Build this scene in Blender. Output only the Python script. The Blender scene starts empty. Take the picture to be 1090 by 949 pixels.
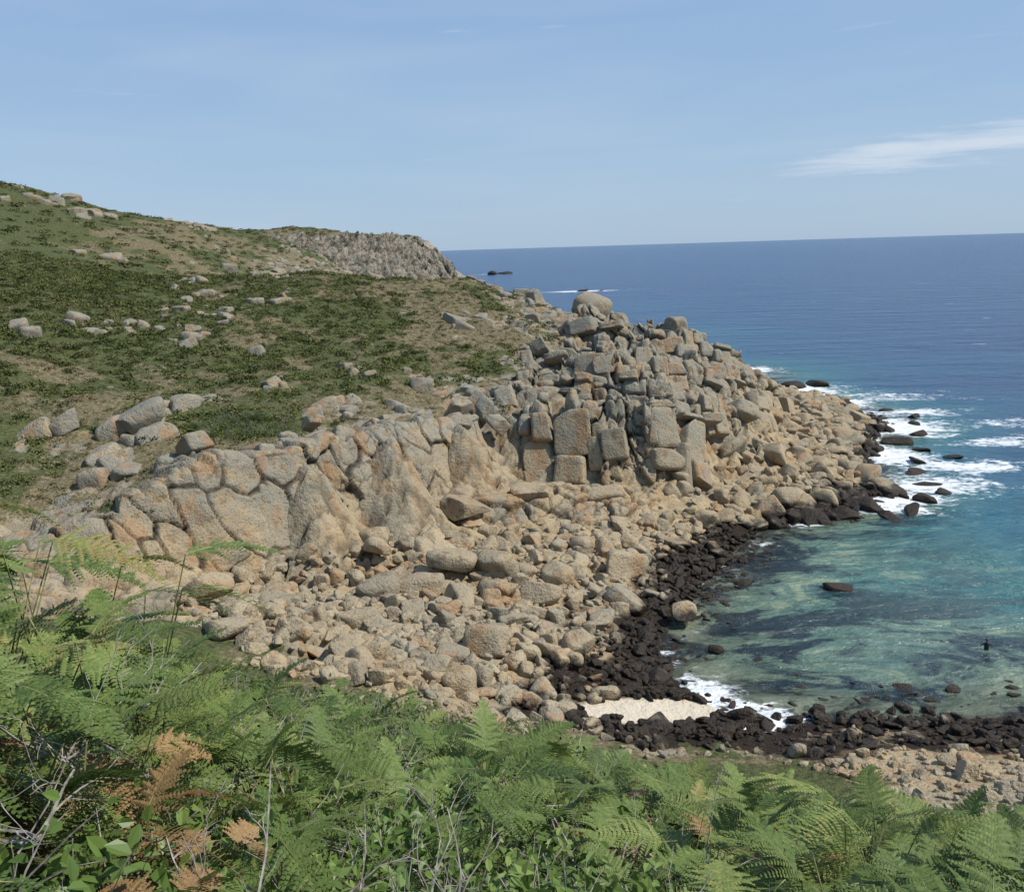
import bpy, math, random
import numpy as np
from mathutils import Matrix, Vector
random.seed(7); rng=np.random.default_rng(7)
scene=bpy.context.scene
R=math.radians

# ------------------------------------------------------------ noise helpers
def _h(ix,iy,seed):
    n=(ix*374761393+iy*668265263+seed*144269504)&0xffffffff
    n=((n^(n>>13))*1274126177)&0xffffffff
    return ((n^(n>>16))&0xffff)/65535.0
def vnoise(x,y,seed=0):
    x=np.asarray(x,float); y=np.asarray(y,float)
    ix=np.floor(x).astype(np.int64); iy=np.floor(y).astype(np.int64)
    fx=x-ix; fy=y-iy; fx=fx*fx*(3-2*fx); fy=fy*fy*(3-2*fy)
    a=_h(ix,iy,seed);b=_h(ix+1,iy,seed);c=_h(ix,iy+1,seed);d=_h(ix+1,iy+1,seed)
    return (a*(1-fx)+b*fx)*(1-fy)+(c*(1-fx)+d*fx)*fy
def fbm(x,y,seed=0,o=4):
    s=0;a=.5;t=0
    for i in range(o):
        s=s+a*(vnoise(x*2**i+i*17.3,y*2**i-i*9.1,seed+i)-.5); t+=a; a*=.5
    return s/t*2
def sstep(a,b,x):
    t=np.clip((x-a)/(b-a),0,1); return t*t*(3-2*t)
def cells(x,y,seed,full=False):
    """jointed-block pattern: gap to the nearest joint and a random value per block"""
    ix=np.floor(x).astype(np.int64); iy=np.floor(y).astype(np.int64)
    F1=np.full(x.shape,9.);F2=np.full(x.shape,9.);I=np.zeros(x.shape);DX=np.zeros(x.shape);DY=np.zeros(x.shape)
    for i in (-1,0,1):
        for j in (-1,0,1):
            cx=ix+i;cy=iy+j
            px=cx+.5+.85*(_h(cx,cy,seed)-.5); py=cy+.5+.85*(_h(cx,cy,seed+1)-.5)
            d=(np.abs(x-px)**3+np.abs(y-py)**3)**(1/3); r=_h(cx,cy,seed+2)
            n=d<F1; F2=np.where(n,F1,np.minimum(F2,d)); I=np.where(n,r,I); DX=np.where(n,x-px,DX);DY=np.where(n,y-py,DY); F1=np.where(n,d,F1)
    return (F2-F1,I,DX,DY) if full else (F2-F1,I)

# ------------------------------------------------------------ survey of the cove: x east, y seaward, z height, rock, green
C=[]
def add(pts,rk,gr):
    for p in pts: C.append((p[0],p[1],p[2],rk if len(p)<4 else p[3],gr if len(p)<5 else p[4]))
shore=[(32.1,54.8,0),(26.4,54.2,0),(20.7,54.9,0),(15.8,53.4,0),(12.1,58,0),(10.3,64.8,0),(11.5,70,0),(14.8,75.8,0),(20.2,85.1,0),(26,95.1,0),(30.9,98.1,0),(37.1,101.1,0),(44.2,108.5,0),(48.4,125.7,0),(60.4,147.9,0),(61.8,170.9,0),(56.9,183.3,0),(54.9,203.9,0),(53.9,225.5,0)]
add(shore,1,0)
add([(21.2,66.2,-1),(25.9,60.1,-.9),(29.1,83.2,-1.6),(35.7,66.7,-1.3),(54.4,103.8,-3.9),(81.5,175.6,-8),(145.3,265.6,-15),(103.8,288.9,-9),(132.4,430,-14),(60,75,-3.0),(45,90,-2.6),(70,130,-6.5),(100,120,-11),(100,60,-8),(250,200,-19),(250,60,-17),(75,200,-5.5),(70,240,-5),(60,330,-5),(60,480,-7),(120,600,-17),(300,600,-23),(400,200,-23),(18,75,-.8),(17,62,-.7),(40,50,-.8)],1,0)
add([(4.6,62.6,1.2),(.4,57.8,1.5),(-3.4,60.3,2.5),(-9.7,60.1,3.5),(-16.7,62.7,4),(-20.6,67.2,4.5),(-15.7,75.4,4.5),(-7.9,76.1,4),(.1,78.2,3),(8.5,80.4,2),(13.1,82.8,1),(18.6,92.6,1.5),(9.8,91.8,3),(1.1,87.8,3.5),(-6.1,86.9,4),(-12.3,79.9,4.6),(26.5,101,2),(36.6,113.2,2),(47.7,131.3,1.5),(34.1,121.2,4),(25.1,109,4.5),(14.8,93,3.5),(8.8,55.5,.45),(4.1,56.3,.8),(24,49,1.2),(18.6,49,1.3),(25.8,43.5,2.4),(6,70,1.2),(9,75,1.0)],1,0)
add([(-33.7,65.6,7),(-32.4,59.2,8),(-28.5,67.8,6),(-23.6,72.8,5),(-19.9,76.7,5),(-13.5,82.7,5.5),(-9.9,90.3,6),(-4.5,93.4,6)],1,0)
add([(-39.5,72,8.6),(-33.9,71.5,9.3),(-28.3,73.2,11.1),(-23.9,76,12.3),(-17.6,80,12.3),(-11.1,87,12.6),(-5.1,95.5,11.8)],.6,.3)
add([(-42.9,85,13,.2,.7),(-51.9,105,17.5,0,1),(-72,150,27,0,1),(-38.6,92,14.2,.3,.7),(-37.8,110,16.4,.05,.9),(-53.4,160,26,.05,.9),(-26.1,92,13.3,0,.8),(-22.3,115,15.3,.1,.5),(-20.2,103,13.7,.15,.45),(-31.6,170,26.7,.05,.8),(-5.1,118,14.4,.3,.35),(-4.8,108,12.4,.6,.3),(-16,145,19.8,.1,.5),(-6.8,175,24.2,.2,.5),(1.7,172,20.7,.6,.3),(14.3,165,17.4,1,0),(7,122,13.5,.85,.2),(1.9,110,13,.75,.2),(12.9,120,12.3,1,0),(23.7,150,13.7,1,0),(31.7,145,9.6,1,0),(31.1,130,7.7,1,0),(36.3,140,7.3,1,0),(1.5,100,6,1,0),(2.7,103,11.4,1,0),(9.5,98,5.6,1,0),(10,103,11.7,1,0),(15.4,97,5,1,0),(16.2,102,11.7,1,0),(21.8,104,4.7,1,0),(24.6,112,8.5,1,0),(42.2,140,2.8,1,0),(-54.7,125,21.2,0,1),(-33.7,130,20.2,.05,.65),(-30,82,13,.25,.5)],1,0)
add([(-75,190,27,.1,.8),(-45,192,24,.1,.8),(-25,195,18,.4,.4),(-5,197,7,1,0),(0,212,-2,1,0),(15,187,5,1,0),(18,202,-2,1,0),(30,168,6,1,0),(40,180,2.5,1,0),(30,203,-1,1,0),(45,235,-3,1,0),(-30,225,4,1,0),(-35,260,-1,1,0),(-60,330,1,1,0),(-50,450,-3,1,0),(0,300,-5,1,0),(0,500,-8,1,0)],1,0)
add([(-134.1,260,51,0,1),(-118.5,280,43.9,.1,.8),(-98.4,300,39.8,.2,.7),(-89.9,170,28.5,0,1),(-104.9,200,33.9,0,1),(-82.6,250,32.3,.2,.7),(-94.3,220,31.6,.1,.9),(-105.5,420,40,.15,.5),(-97,560,41.6,.2,.5),(-57.3,606,40.6,.3,.4),(-43.2,606,29.8,1,0),(-28.6,600,9,1,0),(-20,592,-4,1,0),(-82.9,450,28,.5,.4),(-95,515,12,1,0),(-72,545,6,1,0),(-52,572,2,1,0),(-36,583,-3,1,0),(-40,640,18,1,0),(-20,700,-10,1,0)],1,0)
add([(0,0,28.3),(0,1.5,27.9),(0,5,26.1),(0,12,22.5),(0,20,18.2),(0,26,14),(-2,36,7.5),(-3,47,4),(6,5,24.9),(2,6,25.2),(8,12,19.9),(6,8,23.1),(10,20,14.6),(4,20,16.3),(3,12,21.4),(12,30,7),(13,40,3),(14,46,1.6),(-2,4,27.4),(-3,3,28.1),(-5,15,22.1),(-10,20,20.2),(-12,30,15),(-14,42,9),(-18,50,6.5),(-22,57,6),(-30,50,10),(-40,60,10),(-45,40,16),(-30,30,17),(-20,20,21),(-15,5,27),(-30,0,30),(0,-20,34),(40,-20,28),(20,0,23),(25,15,13),(24,30,6),(50,0,18),(80,0,-3),(60,20,-1),(45,34,2),(50,45,-.5)],0,.9)
add([(-200,260,62),(-150,150,45),(-100,100,32),(-80,60,28),(-60,30,28),(-300,500,45),(-400,1000,20),(-150,800,10),(-100,1000,-20),(-3000,0,60),(-3000,3000,20),(-3000,-3000,80),(0,-100,45),(-100,-100,50)],0,1)
add([(3000,3000,-40),(3000,-3000,-40),(0,3000,-40),(800,800,-30),(300,-100,-20),(1000,0,-30),(0,1300,-25)],1,0)
C=np.array(C,float)
def rbf(X,V):
    n=len(X); D=np.sqrt(((X[:,None]-X[None])**2).sum(-1)+.3)
    A=np.zeros((n+3,n+3)); A[:n,:n]=-D+np.eye(n)*.02; A[:n,n]=1;A[:n,n+1:]=X;A[n,:n]=1;A[n+1:,:n]=X.T
    b=np.zeros((n+3,V.shape[1])); b[:n]=V
    w=np.linalg.solve(A,b)
    def f(x,y):
        x=np.asarray(x,float).ravel(); y=np.asarray(y,float).ravel(); out=np.empty((len(x),V.shape[1]))
        for i in range(0,len(x),20000):
            xx=x[i:i+20000,None]; yy=y[i:i+20000,None]
            d=np.sqrt((xx-X[:,0])**2+(yy-X[:,1])**2+.3)
            out[i:i+20000]=-d@w[:n]+w[n]+xx*w[n+1]+yy*w[n+2]
        return out
    return f
F=rbf(C[:,:2],C[:,2:])
ca,sa=math.cos(R(33)),math.sin(R(33))
def field(x,y):
    x=np.asarray(x,float).ravel(); y=np.asarray(y,float).ravel()
    o=F(x,y); z,rk,gr=o[:,0],np.clip(o[:,1],0,1),np.clip(o[:,2],0,1)
    dist=np.sqrt(x*x+y*y)
    rk=np.clip(rk+.3*fbm(x/9,y/9,3)+.3*fbm(x/2.5,y/2.5,31),0,1)
    gr=np.clip(gr+1.2*fbm(x/12,y/12,5)+.8*fbm(x/3,y/3,51)-.06,0,1)
    near=sstep(6,40,dist)
    up=sstep(1.0,6,z)
    z=z+near*(up*(.8*fbm(x/9,y/9,11)+.35*fbm(x/2.6,y/2.6,12))+.12*fbm(x/1.5,y/1.5,13))
    wx=x+.8*fbm(x/4,y/4,61); wy=y+.8*fbm(x/4,y/4,62)
    u=wx*ca+wy*sa; v=-wx*sa+wy*ca
    g1,i1=cells(u/4.2,v/2.6,70); g2,i2=cells(u/1.7,v/1.2,75)
    amt=near*sstep(.4,.7,rk)*sstep(2.2,4.5,z)*(1-sstep(190,240,dist))
    z=z+amt*((i1-.5)*1.5+(i2-.5)*.5-.75*(1-sstep(0,.16,g1))-.3*(1-sstep(0,.22,g2)))
    joint=amt*np.maximum(1-sstep(0,.13,g1),.7*(1-sstep(0,.16,g2)))
    far=sstep(200,280,dist)*up
    z=z+far*(2*fbm(x/30,y/30,14)+rk*2*fbm(x/8,y/8,15))
    sand=np.exp(-(((x-8.5)/5.5)**2+((y-55.8-.1*(x-8))/2.2)**2))
    return z,rk,gr,sand,o[:,0],joint
def H(x,y): return field(x,y)[0]

# ------------------------------------------------------------ material helpers
def newmat(name):
    m=bpy.data.materials.new(name); m.use_nodes=True; nt=m.node_tree; nt.nodes.clear()
    out=nt.nodes.new('ShaderNodeOutputMaterial'); return m,nt,out
class NB:
    def __init__(s,nt): s.nt=nt
    def n(s,t,**k):
        nd=s.nt.nodes.new(t)
        for a,b in k.items(): setattr(nd,a,b)
        return nd
    def l(s,a,b): s.nt.links.new(a,b)
    def put(s,inp,v):
        if isinstance(v,bpy.types.NodeSocket): s.l(v,inp)
        else: inp.default_value=v
    def noise(s,vec,scale,detail=5,rough=.55,dist=0):
        nd=s.n('ShaderNodeTexNoise'); s.put(nd.inputs['Vector'],vec)
        nd.inputs['Scale'].default_value=scale; nd.inputs['Detail'].default_value=detail
        nd.inputs['Roughness'].default_value=rough; nd.inputs['Distortion'].default_value=dist
        return nd.outputs['Fac']
    def math(s,op,a,b=0,c=0,clamp=False):
        nd=s.n('ShaderNodeMath',operation=op,use_clamp=clamp)
        s.put(nd.inputs[0],a); s.put(nd.inputs[1],b); s.put(nd.inputs[2],c); return nd.outputs[0]
    def mr(s,v,a,b,c=0,d=1,interp='SMOOTHSTEP'):
        nd=s.n('ShaderNodeMapRange',interpolation_type=interp)
        s.put(nd.inputs['Value'],v)
        for k,x in zip(('From Min','From Max','To Min','To Max'),(a,b,c,d)): nd.inputs[k].default_value=x
        return nd.outputs[0]
    def mix(s,f,a,b,mode='MIX'):
        nd=s.n('ShaderNodeMix',data_type='RGBA',blend_type=mode)
        s.put(nd.inputs[0],f)
        for i,v in ((6,a),(7,b)):
            if isinstance(v,bpy.types.NodeSocket): s.l(v,nd.inputs[i])
            else: nd.inputs[i].default_value=(*v,1)
        return nd.outputs[2]
    def ramp(s,f,stops):
        nd=s.n('ShaderNodeValToRGB'); cr=nd.color_ramp
        while len(cr.elements)>1: cr.elements.remove(cr.elements[-1])
        cr.elements[0].position=stops[0][0]; cr.elements[0].color=(*stops[0][1],1)
        for p,c in stops[1:]:
            e=cr.elements.new(p); e.color=(*c,1)
        s.l(f,nd.inputs[0]); return nd.outputs[0]
    def attr(s,name): return s.n('ShaderNodeAttribute',attribute_name=name).outputs['Fac']
    def scale(s,vec,v):
        nd=s.n('ShaderNodeVectorMath',operation='MULTIPLY'); s.l(vec,nd.inputs[0]); nd.inputs[1].default_value=v; return nd.outputs[0]

def rock_color(b,pos,rnd=None):
    """weathered granite colour, shared by terrain and boulders"""
    n1=b.noise(pos,.13,2); n2=b.noise(pos,.9,4,.64); n3=b.noise(pos,6,2,.7)
    base=b.ramp(n1,[(.3,(.25,.225,.165)),(.45,(.34,.28,.185)),(.55,(.40,.305,.18)),(.64,(.36,.265,.15)),(.74,(.26,.235,.175))])
    if rnd is not None:
        rc=b.ramp(rnd,[(0,(.175,.165,.135)),(.25,(.33,.28,.19)),(.5,(.41,.32,.195)),(.75,(.25,.22,.165)),(1,(.42,.355,.245))])
        base=b.mix(.5,base,rc)
    sep=b.n('ShaderNodeSeparateXYZ'); b.l(pos,sep.inputs[0])
    hi=b.mr(sep.outputs[2],4.5,13)
    lich=b.math('MULTIPLY',b.mr(n2,.38,.54),b.math('ADD',b.math('MULTIPLY',hi,.7),.10))
    base=b.mix(lich,base,(.215,.212,.178))
    stain=b.mr(b.noise(b.scale(pos,(.45,.45,.09)),1,2,.6),.53,.66,0,.6)
    base=b.mix(stain,base,(.33,.185,.085))
    base=b.mix(b.math('MULTIPLY',b.mr(n3,.52,.7),.55),base,(.10,.095,.075))
    base=b.mix(b.math('MULTIPLY',b.mr(n2,.33,.46,1,0),.6),base,(.12,.09,.06))
    lev=b.math('ADD',sep.outputs[2],b.math('MULTIPLY',b.math('SUBTRACT',b.noise(pos,.22,2),.5),-5.0))
    lev=b.math('ADD',lev,b.math('MULTIPLY',b.math('SUBTRACT',n2,.5),-1.6))
    lev=b.math('ADD',lev,b.mr(sep.outputs[1],52,46,0,.6))
    wet=b.mr(lev,1.0,1.75,1,0)
    weed=b.ramp(n3,[(.35,(.012,.009,.007)),(.6,(.034,.023,.014)),(.75,(.07,.048,.026))])
    base=b.mix(wet,base,weed)
    return base,wet,n2,n3,sep
def bumpify(b,h,strength,dist,prev=None):
    bp=b.n('ShaderNodeBump'); bp.inputs['Strength'].default_value=strength; bp.inputs['Distance'].default_value=dist
    b.l(h,bp.inputs['Height'])
    if prev is not None: b.l(prev,bp.inputs['Normal'])
    return bp.outputs[0]
def make_rock_mat(name,dark=False,face=False):
    m,nt,out=newmat(name); b=NB(nt)
    pos=b.n('ShaderNodeNewGeometry').outputs['Position']
    if dark:
        n2=b.noise(pos,.9,3); n3=b.noise(pos,6,3,.7)
        col=b.ramp(n3,[(.35,(.014,.010,.008)),(.6,(.04,.027,.015)),(.75,(.075,.052,.027))]); rough=.65
    else:
        rnd=None if face else b.n('ShaderNodeObjectInfo').outputs['Random']
        col,wet,n2,n3,_=rock_color(b,pos,rnd); rough=b.math('SUBTRACT',.92,b.math('MULTIPLY',wet,.3))
        if face: col=b.mix(b.math('MULTIPLY',b.attr('joint'),.9),col,(.04,.033,.024))
    p=b.n('ShaderNodeBsdfPrincipled'); p.inputs['Specular IOR Level'].default_value=.3
    h=b.math('ADD',n2,b.math('MULTIPLY',n3,.4))
    b.l(col,p.inputs['Base Color']); b.put(p.inputs['Roughness'],rough)
    b.l(bumpify(b,h,1,.32),p.inputs['Normal'])
    b.l(p.outputs[0],out.inputs[0]); return m
M_rock=make_rock_mat('granite_rock'); M_weed=make_rock_mat('weed_covered_rock',True); M_face=make_rock_mat('granite_face',False,True)
def hazed_far_rock(b,pos):  # distant granite colour, with the greying of haze painted into it
    na_=b.noise(b.scale(pos,(.22,.22,.07)),1,4,.65); nb_=b.noise(pos,.45,3,.7)
    c_=b.ramp(na_,[(.36,(.12,.115,.095)),(.47,(.25,.23,.185)),(.56,(.34,.29,.22)),(.68,(.22,.205,.17))])
    return b.mix(b.mr(nb_,.45,.6,0,.6),c_,(.12,.12,.085)),na_,nb_
m,nt,out=newmat('hazed_headland_granite'); b=NB(nt); pos=b.n('ShaderNodeNewGeometry').outputs['Position']
c_,na_,nb_=hazed_far_rock(b,pos)
c_=b.mix(b.math('MULTIPLY',b.attr('joint'),.8),c_,(.06,.055,.05))
p=b.n('ShaderNodeBsdfPrincipled'); p.inputs['Roughness'].default_value=.95; b.l(c_,p.inputs['Base Color']); b.l(bumpify(b,b.math('ADD',na_,nb_),1,3),p.inputs['Normal']); b.l(p.outputs[0],out.inputs[0]); M_far=m

def leaf_mat(name,stops,trans=.3,worldvar=None,rough=.55):
    m,nt,out=newmat(name); b=NB(nt)
    geo=b.n('ShaderNodeNewGeometry'); oi=b.n('ShaderNodeObjectInfo')
    r=b.math('ADD',b.math('MULTIPLY',geo.outputs['Random Per Island'],.35),b.math('MULTIPLY',oi.outputs['Random'],.5))
    n=b.noise(geo.outputs['Position'],worldvar or .35,2)
    r=b.math('ADD',r,b.math('MULTIPLY',b.math('SUBTRACT',n,.42),1.0),clamp=True)
    col=b.ramp(r,stops)
    p=b.n('ShaderNodeBsdfPrincipled' if trans else 'ShaderNodeBsdfDiffuse')
    b.l(col,p.inputs[0])
    if trans:
        p.inputs['Roughness'].default_value=rough; p.inputs['Specular IOR Level'].default_value=.35
        t=b.n('ShaderNodeBsdfTranslucent'); b.l(col,t.inputs[0])
        ms=b.n('ShaderNodeMixShader'); ms.inputs[0].default_value=trans
        b.l(p.outputs[0],ms.inputs[1]); b.l(t.outputs[0],ms.inputs[2]); b.l(ms.outputs[0],out.inputs[0])
    else: b.l(p.outputs[0],out.inputs[0])
    return m
M_fern=leaf_mat('bracken_leaf',[(0,(.045,.08,.02)),(.35,(.11,.165,.04)),(.7,(.19,.25,.065)),(.9,(.30,.30,.09)),(1,(.38,.27,.10))],.3,.8)
M_fernd=leaf_mat('dead_bracken',[(0,(.12,.07,.03)),(.5,(.28,.165,.07)),(1,(.42,.29,.13))],.25)
M_bramble=leaf_mat('bramble_leaf',[(0,(.05,.09,.022)),(.5,(.12,.19,.04)),(.9,(.21,.29,.075)),(1,(.3,.3,.1))],.25,1.0,.42)
M_shrub=leaf_mat('shrub_leaf',[(0,(.03,.05,.015)),(.5,(.085,.12,.035)),(1,(.17,.20,.07))],0,.4)
M_heath=leaf_mat('heath_leaf',[(0,(.03,.042,.015)),(.35,(.07,.088,.03)),(.6,(.115,.13,.045)),(.8,(.16,.155,.065)),(1,(.17,.12,.075))],0,.14)
M_dry=leaf_mat('dry_grass_leaf',[(0,(.065,.06,.032)),(.35,(.125,.11,.055)),(.65,(.20,.17,.09)),(1,(.33,.285,.175))],0,.15)
def simple(name,col,rough=.8,var=.3,sc=8):
    m,nt,out=newmat(name); b=NB(nt); pos=b.n('ShaderNodeNewGeometry').outputs['Position']
    p=b.n('ShaderNodeBsdfPrincipled'); n=b.noise(pos,sc,3)
    b.l(b.mix(b.mr(n,.35,.65),tuple(c*(1-var) for c in col),tuple(min(1,c*(1+var)) for c in col)),p.inputs['Base Color'])
    p.inputs['Roughness'].default_value=rough; b.l(p.outputs[0],out.inputs[0]); return m
M_twig=simple('bare_twig',(.27,.24,.21),.9,.4,20); M_stem=simple('fern_stem',(.2,.19,.07),.7,.4,10)
M_suit=simple('wetsuit',(.015,.016,.02),.5,.2,5); M_skin=simple('skin',(.45,.27,.19),.6,.1,5); M_hair=simple('hair',(.04,.025,.015),.8,.2,20)

# ------------------------------------------------------------ terrain
def axis(lo,hi,step,far_lo,far_hi,g=1.09):
    a=list(np.arange(lo,hi+1e-6,step)); s=step; v=lo; pre=[]
    while v>far_lo: s*=g; v-=s; pre.append(v)
    s=step; v=a[-1]; post=[]
    while v<far_hi: s*=g; v+=s; post.append(v)
    return np.array(pre[::-1]+a+post)
def sheet(name,co,nx,ny,at):
    i=(np.arange(ny-1)[:,None]*nx+np.arange(nx-1)[None]).ravel()
    f=np.stack([i,i+1,i+nx+1,i+nx],1)
    me=bpy.data.meshes.new(name); me.vertices.add(len(co)); me.vertices.foreach_set('co',co.ravel())
    me.loops.add(len(f)*4); me.loops.foreach_set('vertex_index',f.ravel().astype(np.int32))
    me.polygons.add(len(f)); me.polygons.foreach_set('loop_start',np.arange(0,len(f)*4,4,dtype=np.int32))
    me.polygons.foreach_set('use_smooth',np.ones(len(f),bool))
    me.update(calc_edges=True)
    for k,v in at.items():
        a=me.attributes.new(k,'FLOAT','POINT'); a.data.foreach_set('value',v.astype(np.float32))
    ob=bpy.data.objects.new(name,me); scene.collection.objects.link(ob); return ob
def grid_mesh(name,xs,ys,zfun):
    X,Y=np.meshgrid(xs,ys)
    Z,at=zfun(X.ravel(),Y.ravel())
    return sheet(name,np.stack([X.ravel(),Y.ravel(),Z],1),len(xs),len(ys),at)
def tz(x,y):
    z,rk,gr,sand,_,j=field(x,y); return z,{'rock':rk,'green':gr,'sand':sand,'joint':j}
xs=axis(-60,60,.36,-3500,3500,1.06); ys=np.concatenate([np.arange(-60,-3,3),np.arange(-3,55,.8),axis(55.5,182,.36,55.6,3500,1.04)[1:]])
terrain=grid_mesh('coastal_terrain',xs,ys,tz)
m,nt,out=newmat('coastal_ground'); b=NB(nt)
pos=b.n('ShaderNodeNewGeometry').outputs['Position']
rc,wet,n2,n3,sep=rock_color(b,pos)
rc=b.mix(b.math('MULTIPLY',b.attr('joint'),.75),rc,(.06,.047,.033))
fr,_,_=hazed_far_rock(b,pos)
rc=b.mix(b.mr(sep.outputs[1],230,300),rc,fr)  # rock far off blends to the colour with haze painted in
gn=b.noise(pos,.5,4,.65); gf=b.noise(pos,3,3,.7)
green=b.ramp(gf,[(.3,(.03,.038,.014)),(.5,(.07,.08,.03)),(.7,(.125,.13,.05))])
brown=b.ramp(gf,[(.3,(.065,.055,.03)),(.5,(.14,.117,.062)),(.7,(.26,.215,.13))])
g=b.mr(b.math('ADD',b.attr('green'),b.math('MULTIPLY',b.math('SUBTRACT',gn,.5),1.3)),.3,.6)
veg=b.mix(g,brown,green)
rk=b.mr(b.math('ADD',b.attr('rock'),b.math('MULTIPLY',b.math('SUBTRACT',gn,.5),-1.1)),.45,.58)
col=b.mix(rk,veg,rc)
sand=b.mr(b.math('ADD',b.attr('sand'),b.math('MULTIPLY',b.math('SUBTRACT',gn,.5),.5)),.3,.5)
col=b.mix(sand,col,(.58,.50,.38))
bed=b.ramp(b.noise(b.scale(pos,(1,1,.1)),.16,3,.6),[(.42,(.018,.022,.018)),(.5,(.10,.12,.08)),(.58,(.38,.38,.27))])
col=b.mix(b.mr(sep.outputs[2],-.3,0,1,0),col,bed)
p=b.n('ShaderNodeBsdfPrincipled'); p.inputs['Roughness'].default_value=.95; p.inputs['Specular IOR Level'].default_value=.2
b.l(col,p.inputs['Base Color'])
h=b.math('ADD',n2,b.math('MULTIPLY',gf,.5))
b.l(bumpify(b,h,1,.35),p.inputs['Normal']); b.l(p.outputs[0],out.inputs[0])
terrain.data.materials.append(m)

# ------------------------------------------------------------ sea
blobs=[(58.6,121,9,5,.95),(45,105,7,4,1.0),(63,148,7,9,1.15),(60,172,8,9,1.15),(60,190,10,9,1.05),(53,128,7,8,1.05),(72,135,10,5,.65),(13.5,54.8,4.6,2.6,1.3),(12.2,59,2.8,3.5,1.15),(10.8,65,1.6,3,.75),(50,642,30,14,1),(-16,1137,40,20,1),(57,222,8,10,.9),(42,102,8,3.5,.95),(52,112,8,6,.95),(20,190,14,7,.6),(30,98,6,2.5,.85),(68,160,12,7,.7),(24,91,4,2,.55),(82,150,14,6,.58),(72,178,14,7,.68),(88,128,10,3,.5)]
def sz(x,y):
    z=field(x,y)[4]; d=np.clip(-z,-3,40)
    e=np.exp(-((d-.1)/.5)**2)*(.3+.7*sstep(92,120,y+.6*(x-40)))
    fo=.85*e
    for bx,by,sx,sy,a in blobs: fo=np.maximum(fo,a*np.exp(-((x-bx)/sx)**2-((y-by)/sy)**2))
    return np.zeros_like(x),{'depth':d,'foam':fo}
sea=grid_mesh('sea',axis(4,90,.8,-3000,40000,1.09),axis(30,235,.9,-3000,60000,1.05),sz)
m,nt,out=newmat('sea_water'); b=NB(nt)
pos=b.n('ShaderNodeNewGeometry').outputs['Position']; dep=b.attr('depth'); foam=b.attr('foam')
big=b.noise(b.scale(pos,(.02,.045,1)),1,3,.6)
patch=b.noise(b.scale(pos,(.10,.17,1)),1,4,.68,.8)
dd=b.math('ADD',dep,b.math('MULTIPLY',b.math('SUBTRACT',big,.5),b.math('MULTIPLY',dep,1.7)))
col=b.ramp(b.math('DIVIDE',dd,20),[(0,(.19,.22,.145)),(.045,(.12,.18,.13)),(.10,(.04,.145,.145)),(.18,(.010,.108,.15)),(.32,(.006,.066,.145)),(.55,(.006,.046,.130)),(.95,(.007,.040,.122))])
darkp=b.math('MULTIPLY',b.mr(patch,.46,.54),b.mr(dep,.9,3.2,.93,0))
col=b.mix(darkp,col,(.013,.026,.040))
lightp=b.math('MULTIPLY',b.mr(patch,.43,.36),b.mr(dep,1.2,3.4,.75,0))
col=b.mix(lightp,col,(.26,.31,.20))
streak=b.noise(b.scale(pos,(.010,.05,1)),1,4,.6)
col=b.mix(b.math('MULTIPLY',b.mr(streak,.48,.62),b.mr(dep,4,14,.1,.45)),col,(.014,.09,.17))
alpha=b.mr(dep,-.05,1.2,.35,1)
fn=b.noise(b.scale(pos,(.8,1.3,1)),1,6,.68,.8); fn2=b.noise(b.scale(pos,(.16,.25,1)),1,3,.6,.5)
fv=b.math('ADD',b.math('MULTIPLY',foam,.66),b.math('ADD',b.math('MULTIPLY',b.math('SUBTRACT',fn,.5),1.3),b.math('MULTIPLY',b.math('SUBTRACT',fn2,.5),.9)))
fm=b.math('MULTIPLY',b.mr(fv,.27,.56),b.mr(foam,.05,.2))
wc=b.noise(b.scale(pos,(.05,.25,1)),1,5,.7)
caps=b.math('MULTIPLY',b.mr(wc,.665,.73),b.mr(dep,3,8,0,.5))
fm=b.math('MAXIMUM',fm,caps)
col=b.mix(fm,col,(.8,.82,.82))
p=b.n('ShaderNodeBsdfPrincipled'); b.l(col,p.inputs['Base Color']); p.inputs['IOR'].default_value=1.33
b.l(b.math('ADD',b.math('MULTIPLY',fm,.5),.2),p.inputs['Roughness'])
b.l(b.math('MAXIMUM',alpha,fm),p.inputs['Alpha'])
w1=b.noise(b.scale(pos,(.35,.8,1)),1,5,.65,.3); w2=b.noise(b.scale(pos,(.04,.10,1)),1,3,.6)
nrm=bumpify(b,w2,1,4.0); nrm=bumpify(b,w1,1,.9,nrm); b.l(nrm,p.inputs['Normal'])
b.l(p.outputs[0],out.inputs[0]); sea.data.materials.append(m)

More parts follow.
